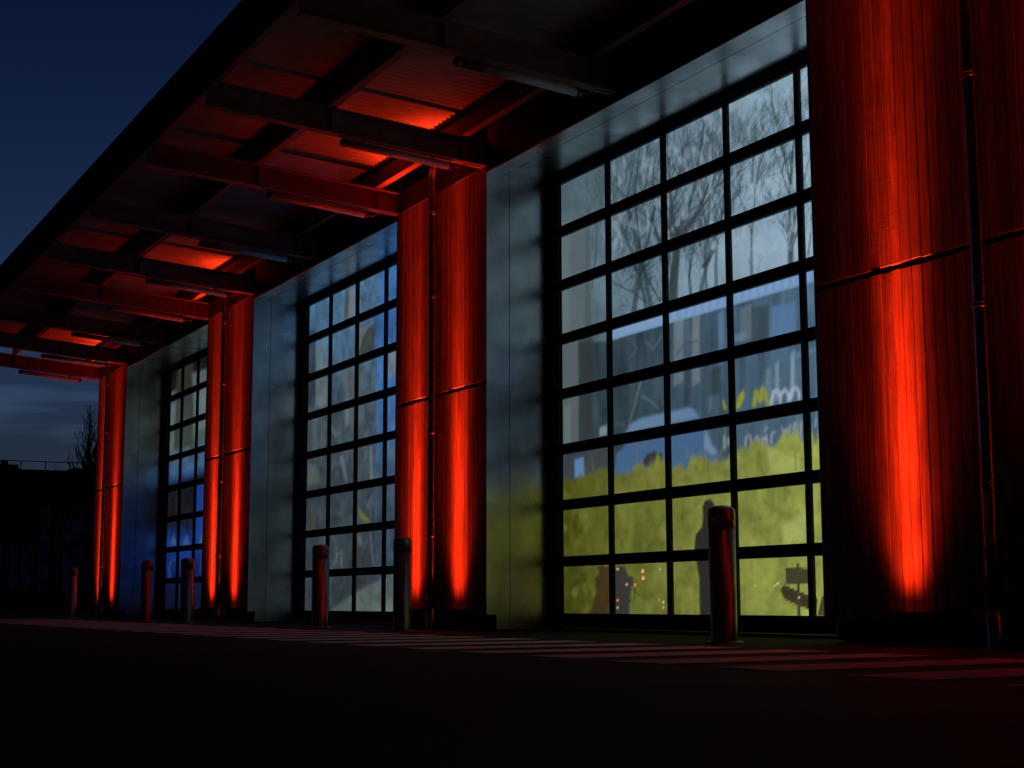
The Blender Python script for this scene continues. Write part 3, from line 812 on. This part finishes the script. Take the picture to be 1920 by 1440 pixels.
for x in beam_x:
    bo = cpart(ibeam(x, -3.585, -0.36 if any(a - 0.2 < x < b + 0.2 for a, b in pilasters) else -0.692), 'beam', MT['beam'])
    for y in (-2.35, -0.96):                             # web stiffeners under the purlins
        for xa, xb in ((x + 0.0065, x + 0.056), (x - 0.056, x - 0.0065)):
            cpart(MB().box(xa, xb, y - 0.005, y + 0.005, slope(y) + 0.022, slope(y) + 0.229), 'stiffener', MT['beam'], bo)
def purlin(y):
    z0, h, b = slope(y) + 0.253, 0.235, 0.085
    prof = [(y - b/2, z0), (y + b/2, z0), (y + b/2, z0 + 0.01), (y + 0.005, z0 + 0.014), (y + 0.005, z0 + h - 0.014), (y + b/2, z0 + h - 0.01), (y + b/2, z0 + h), (y - b/2, z0 + h), (y - b/2, z0 + h - 0.01), (y - 0.005, z0 + h - 0.014), (y - 0.005, z0 + 0.014), (y - b/2, z0 + 0.01)]
    cpart(MB().prism(prof, XE0, XE1, 'x'), 'purlin', MT['purlin'])
purlin(-2.35); purlin(-0.96)
cpart(MB().prism([(-3.56, slope(-3.56) + 0.20), (-3.50, slope(-3.5) + 0.20), (-3.50, slope(-3.5) + 0.49), (-3.56, slope(-3.56) + 0.49)], XE0 + 0.01, XE1 - 0.01, 'x'), 'edge_rail', MT['purlin'])
cpart(MB().prism([(-3.630, slope(-3.62) + 0.14), (-3.600, slope(-3.6) + 0.14), (-3.600, slope(-3.6) + 0.50), (-3.630, slope(-3.62) + 0.50)], XE0 - 0.03, XE1 + 0.03, 'x'), 'fascia', MT['fascia'])
def deck_sheet(xa, xb):
    pitch, amp, nseg = 0.100, 0.020, 6
    n = int(round((xb - xa) / pitch)) * nseg
    vs_, fs_ = [], []
    for y in (-3.60, -2.4, -1.2, 0.28):
        for i in range(n + 1):
            vs_.append((xa + (xb - xa) * i / n, y, slope(y) + 0.512 + amp * 0.9 * math.tanh(2.6 * math.sin(2 * math.pi * i / nseg))))
    for r in range(3):
        for i in range(n):
            a = r * (n + 1) + i
            fs_.append((a, a + 1, a + n + 2, a + n + 1))
    return MB().add(vs_, fs_, True)
xs = np.linspace(XE0, XE1, 13)
for a, b in zip(xs[:-1], xs[1:]): cpart(deck_sheet(a, b), 'deck_sheet', MT['deck'])
cpart(MB().prism([(-3.62, slope(-3.62) + 0.54), (0.29, slope(0.29) + 0.54), (0.29, slope(0.29) + 0.62), (-3.62, slope(-3.62) + 0.62)], XE0, XE1, 'x'), 'roof_covering', MT['fascia'])

# tube lights clipped under the beams (not lit)
def tube_light(x, label):
    ya, yb = -2.24, -1.05
    o = empty('tube_light', (x, (ya + yb) / 2, slope((ya + yb) / 2) - 0.06))
    tag(o, label, 'light', 'unlit tube lights under the canopy beams')
    off = -o.location
    z = lambda y: slope(y) - 0.060
    mb = MB().tube([(x, ya + 0.05, z(ya) + 0.0), (x, yb - 0.05, z(yb))], 0.040, 14)
    a = mb.build('tube_cover', MT['diffuser'], o); a.location = off
    for y in (ya, yb):
        s = 1 if y == ya else -1
        e_ = MB().tube([(x, y, z(y)), (x, y + s * 0.049, z(y + s * 0.049))], [0.034, 0.043], 14).build('end_cap', MT['housing'], o); e_.location = off
    for y in (ya + 0.22, yb - 0.22):
        c_ = MB().box(x - 0.012, x + 0.012, y - 0.015, y + 0.015, z(y) + 0.036, slope(y) - 0.001).build('clip', MT['beam'], o); c_.location = off
    k_ = MB().tube([(x, yb - 0.01, z(yb)), (x + 0.01, yb + 0.05, z(yb) - 0.012), (x + 0.02, yb + 0.12, z(yb) + 0.035), (x + 0.02, -0.74, slope(-0.74) - 0.008)], 0.007, 6).build('cable', MT['beam'], o); k_.location = off
tl = {
    -1.725: 'unlit tube light on the mid-bay beam above the nearest door',
    XL - 0.055: 'unlit tube light on the right beam over the pier beside the nearest door',
    XD - BAY - 0.016: 'unlit tube light on the left beam over the pier beside the nearest door',
    -1.725 - BAY: 'unlit tube light on the mid-bay beam above the middle door',
    XL - BAY - 0.055: 'unlit tube light on the right beam over the pier beside the middle door',
    XD - 2 * BAY - 0.016: 'unlit tube light on the left beam over the pier beside the middle door',
    -1.725 - 2 * BAY: 'unlit tube light on the mid-bay beam above the far door',
    XL - 2 * BAY - 0.055: 'unlit tube light on the right beam over the last pier at the far end',
    XD - 3 * BAY - 0.016: 'unlit tube light under the outermost beam at the far end of the canopy',
}
for x, lb in tl.items(): tube_light(x, lb)

# ------------------------------------------------------------------ downpipes
def downpipe(x, label):
    o = empty('downpipe', (x, -0.79, 0)); tag(o, label, 'pipe', 'downpipes on the piers')
    y = 0.0
    pts = [(0, 0, 0.03), (0, 0, 1.2), (0, 0, 2.6), (0, -0.004, 4.72), (0, 0.0, 4.83), (0, 0.03, 4.885), (0, 0.08, 4.912), (0, 0.16, 4.92), (0, 0.40, 4.925)]
    MB().tube(pts, 0.047, 18).build('pipe', MT['pipe'], o)
    MB().lathe([(0.053, 0.0), (0.053, 0.20), (0.047, 0.205)], 18).build('foot_sleeve', MT['pipe'], o)
    for z in (0.95, 2.02, 3.45, 4.35):
        c_ = MB().lathe([(0.047, z - 0.016), (0.053, z - 0.015), (0.053, z + 0.015), (0.047, z + 0.016)], 18)
        c_.box(-0.006, 0.006, 0.0525, 0.084, z - 0.008, z + 0.008)
        c_.build('pipe_clip', MT['pipe'], o)
for x, lb in zip(pipe_x, ('thick round downpipe on the wide red pier nearest the camera', 'thin downpipe between the red streaks of the pier beside the nearest door',
                          'thin downpipe on the pier beside the middle door', 'thin downpipe on the last pier at the far end')):
    downpipe(x, lb)

# ------------------------------------------------------------------ red uplights at the foot of the piers
LAMP_POWER = 12500.0 / 3      # three light points in each fitting
def uplight_light():
    ld = bpy.data.lights.new('uplight_beam', 'SPOT')
    ld.energy = LAMP_POWER
    ld.color = (1.0, 0.032, 0.006)
    ld.spot_size = R(100); ld.spot_blend = 0.25
    ld.shadow_soft_size = 0.04
    ld.use_nodes = True
    n, l = ld.node_tree.nodes, ld.node_tree.links
    em = n['Emission']
    t = n.new('ShaderNodeTexCoord'); s = n.new('ShaderNodeSeparateXYZ'); l.new(t.outputs['Normal'], s.inputs[0])
    def M_(op, a, b=None):
        q = n.new('ShaderNodeMath'); q.operation = op
        for i, v in enumerate((a, b)):
            if v is None: continue
            if isinstance(v, (int, float)): q.inputs[i].default_value = v
            else: l.new(v, q.inputs[i])
        return q.outputs[0]
    th = M_('ARCCOSINE', M_('MINIMUM', M_('ABSOLUTE', s.outputs['Z']), 0.99999))
    core_ = M_('EXPONENT', M_('MULTIPLY', M_('POWER', M_('DIVIDE', th, R(4.5)), 2.0), -1.0))
    mid_ = M_('MULTIPLY', M_('EXPONENT', M_('MULTIPLY', M_('POWER', M_('DIVIDE', th, R(15.0)), 2.0), -1.0)), 0.042)
    tot = M_('ADD', M_('ADD', core_, mid_), M_('MULTIPLY', M_('EXPONENT', M_('DIVIDE', th, -R(13.0))), 0.003))     # narrow lens: bright axis, steep fall to the sides
    l.new(tot, em.inputs['Strength'])
    return ld
LD = uplight_light()
lens_mat = glow('red_lens', (1.0, 0.05, 0.01), 2.0)
def uplight(x, label):
    o = empty('uplight', (x, -0.800, 0)); tag(o, label, 'light', 'red uplights at the foot of the piers')
    MB().cbox(-0.10, 0.10, -0.05, 0.05, 0.0, 0.012, 0.003).build('base_plate', MT['housing'], o)
    for sx in (-1, 1): MB().box(sx * 0.145 - 0.004, sx * 0.145 + 0.004, -0.018, 0.018, 0.0125, 0.150).build('bracket', MT['housing'], o)
    MB().box(-0.150, 0.150, -0.018, 0.018, 0.0128, 0.018).build('cross_bar', MT['housing'], o)
    # short trough with a rim standing round the three lenses
    prof = [(-0.045, 0.055), (0.045, 0.055), (0.072, 0.09), (0.072, 0.196), (0.066, 0.196), (0.066, 0.176), (-0.066, 0.176), (-0.066, 0.196), (-0.072, 0.196), (-0.072, 0.09)]
    h = MB().prism(prof, -0.130, 0.130, 'x').box(-0.1385, -0.1302, -0.072, 0.072, 0.06, 0.196).box(0.1302, 0.1385, -0.072, 0.072, 0.06, 0.196).build('housing', MT['housing'], o)
    for dx in (-0.068, 0.0, 0.068):
        MB().lathe([(0.030, 0.1765), (0.028, 0.181), (0.015, 0.184), (0.002, 0.185)], 16, (dx, 0)).build('lens', lens_mat, h)
        lo = bpy.data.objects.new('beam_source', LD); link(lo, o)
        lo.location = (dx, 0, 0.215)
        lo.rotation_euler = (R(180 - 0.6), 0, 0)
    MB().tube([(-0.02, 0.03, 0.06), (-0.05, 0.07, 0.02), (-0.12, 0.09, 0.010), (-0.3, 0.09, 0.010)], 0.006, 6).build('cable', MT['housing'], o)
ll = ('left uplight at the foot of the wide pier nearest the camera', 'right uplight at the foot of the wide pier nearest the camera',
      'left uplight at the pier beside the nearest door', 'right uplight at the pier beside the nearest door',
      'left uplight at the pier beside the middle door', 'right uplight at the pier beside the middle door',
      'left uplight at the last pier at the far end', 'right uplight at the last pier at the far end')
for x, lb in zip([q for p in lamp_x for q in p], ll): uplight(x, lb)

# ------------------------------------------------------------------ bollards
def bollard(x, y, h, label):
    o = empty('bollard', (x, y, 0)); tag(o, label, 'bollard', 'steel bollards in front of the piers')
    r_ = 0.09
    MB().lathe([(r_, 0.0), (r_, h - 0.155)], 32).build('post', MT['bollard'], o)
    cap = [(r_ - 0.004, h - 0.155), (r_ - 0.004, h - 0.148), (r_ + 0.002, h - 0.147), (r_ + 0.002, h - 0.045)]
    for k in range(1, 8):
        t = k / 7 * math.pi / 2
        cap.append(((r_ + 0.002) * (1 - 0.0) * math.cos(t) * 0.55 + (r_ + 0.002) * 0.45 * (1 - (k / 7) ** 4), h - 0.045 + 0.045 * math.sin(t)))
    cap[-1] = (0.004, h)
    MB().lathe(cap, 32).build('cap', MT['bollard'], o)
    MB().lathe([(r_ + 0.035, 0.004), (r_ + 0.035, 0.010), (r_ + 0.002, 0.014)], 32).build('collar', MT['bollard'], o)
bollard(0.83, -1.43, 0.91, 'large dark bollard in front of the yellow grass picture')
bollard(-4.62, -1.45, 0.90, 'bollard with a yellow green lit side beside the red pier')
bollard(-6.93, -1.45, 0.90, 'bollard with a red lit side in front of the middle door')
bollard(-12.3, -1.45, 0.89, 'grey bollard in front of the far door')
bollard(-14.5, -1.46, 0.915, 'dull red bollard beside the far door opening')
bollard(-20.0, -1.45, 0.915, 'pale blue bollard at the far left end')

# ------------------------------------------------------------------ dark pavilion and trees at the far left
def pavilion():
    X = -70.0
    o = empty('pavilion', (X, 4, 0)); tag(o, 'dark open sided pavilion with flat roof at the far left', 'building')
    off = Vector((-X, -4, 0))
    def pp(mb, name, m, parent=None):
        q = mb.build(name, m, parent or o)
        if parent is None: q.location = off
        return q
    rf = pp(MB().box(X - 9, X + 0.6, -14, 14.5, 5.7, 6.60), 'roof', MT['fardark'])
    pp(MB().box(X - 3.0, X - 1.6, 5.2, 6.3, 6.601, 7.0).box(X - 2.6, X - 2.3, 5.6, 5.9, 7.0005, 7.25), 'roof_vent', MT['fardark'], rf)
    pp(MB().box(X - 4.0, X - 2.0, 9.0, 10.4, 6.601, 6.95), 'roof_hatch', MT['fardark'], rf)
    rl = MB()
    for y in np.arange(-13.5, 14.4, 1.15): rl.box(X + 0.3, X + 0.34, y, y + 0.04, 6.601, 7.0)
    rl.box(X + 0.3, X + 0.34, -13.6, 14.4, 7.0, 7.04)
    pp(rl, 'railing', MT['fardark'], rf)
    bw = MB().box(X - 8.8, X - 8.6, -14, 5.8, 0, 5.69)
    bw.box(X - 8.8, X - 8.6, 5.81, 15, 0, 0.95)
    ys_ = (5.81, 7.15, 7.75, 8.62, 9.86, 11.2, 12.6, 14.0, 15.0)
    for y in ys_: bw.box(X - 8.82, X - 8.58, y - 0.06, y + 0.06, 0.951, 5.69)
    for z in (3.45, 5.6): bw.box(X - 8.81, X - 8.59, 5.9, 14.9, z - 0.09, z + 0.09)
    pp(bw, 'back_wall', MT['fardark'])
    for i, (y0, y1) in enumerate(zip(ys_[:-1], ys_[1:])):
        for z0, z1 in ((0.955, 3.355), (3.545, 5.505)):
            if (i, z0 > 2) in ((0, True), (1, True), (2, True)): continue
            pp(MB().box(X - 8.70, X - 8.69, y0 + 0.065, y1 - 0.065, z0, z1), 'glazing_panel', MT['frosted'])
    pp(MB().box(X - 8.72, X - 8.66, 5.88, 8.55, 3.545, 5.505), 'upper_infill', MT['fardark'])
    for y in (-8.2, -4.8, -1.4, 2.0, 5.6, 7.8, 10.6, 13.6):
        mb = MB().box(X - 0.16, X + 0.16, y - 0.16, y + 0.16, 0, 5.69)
        pc = pp(mb, 'post', MT['fardark'])
        for s in (-1, 1):
            pp(MB().tube([(X, y + s * 0.1, 3.6), (X, y + s * 1.55, 5.68)], 0.11, 6), 'brace', MT['fardark'], pc)
pavilion()
def bare_tree(x, y, h, seed, label):
    rnd_ = random.Random(seed)
    o = empty('bare_tree', (x, y, 0)); tag(o, label, 'tree', 'bare trees behind the pavilion')
    tr, cr = MB(), MB()
    tr.tube([(0, 0, -0.1), (0.05, 0.02, h * 0.3), (0.0, 0.08, h * 0.65), (0.05, 0.05, h)], [0.22, 0.17, 0.10, 0.02], 7)
    def grow(p, d, ln, r_, dep):
        pts = [p]
        for _ in range(3):
            d = (d + Vector((rnd_.uniform(-.2, .2), rnd_.uniform(-.2, .2), rnd_.uniform(0.0, .28)))).normalized()
            p = p + d * ln / 3; pts.append(p)
        cr.tube(pts, [r_, r_ * .8, r_ * .6, r_ * .4], 4, False)
        if dep:
            for k in (1, 2, 3):
                a = rnd_.uniform(0, 6.28)
                grow(pts[k], (d + Vector((math.cos(a), math.sin(a), 0.35)) * 0.75).normalized(), ln * rnd_.uniform(.45, .7), r_ * .55, dep - 1)
    for k in range(84):
        z = h * (0.10 + 0.84 * k / 83)
        a = k * 2.4
        grow(Vector((0.03, 0.05, z)), Vector((math.cos(a), math.sin(a), 1.7)).normalized(), (1.2 - k / 84) * h * 0.2, 0.10 * (1.15 - k / 84), 2)
    tr.build('trunk', MT['bark'], o); cr.build('crown', MT['bark'], o)
bare_tree(-92, 13.9, 12.6, 2, 'tall narrow bare tree right of the pavilion roof beside the last pier')
bare_tree(-95, 15.3, 12.2, 7, 'bare tree half hidden behind the last red pier')
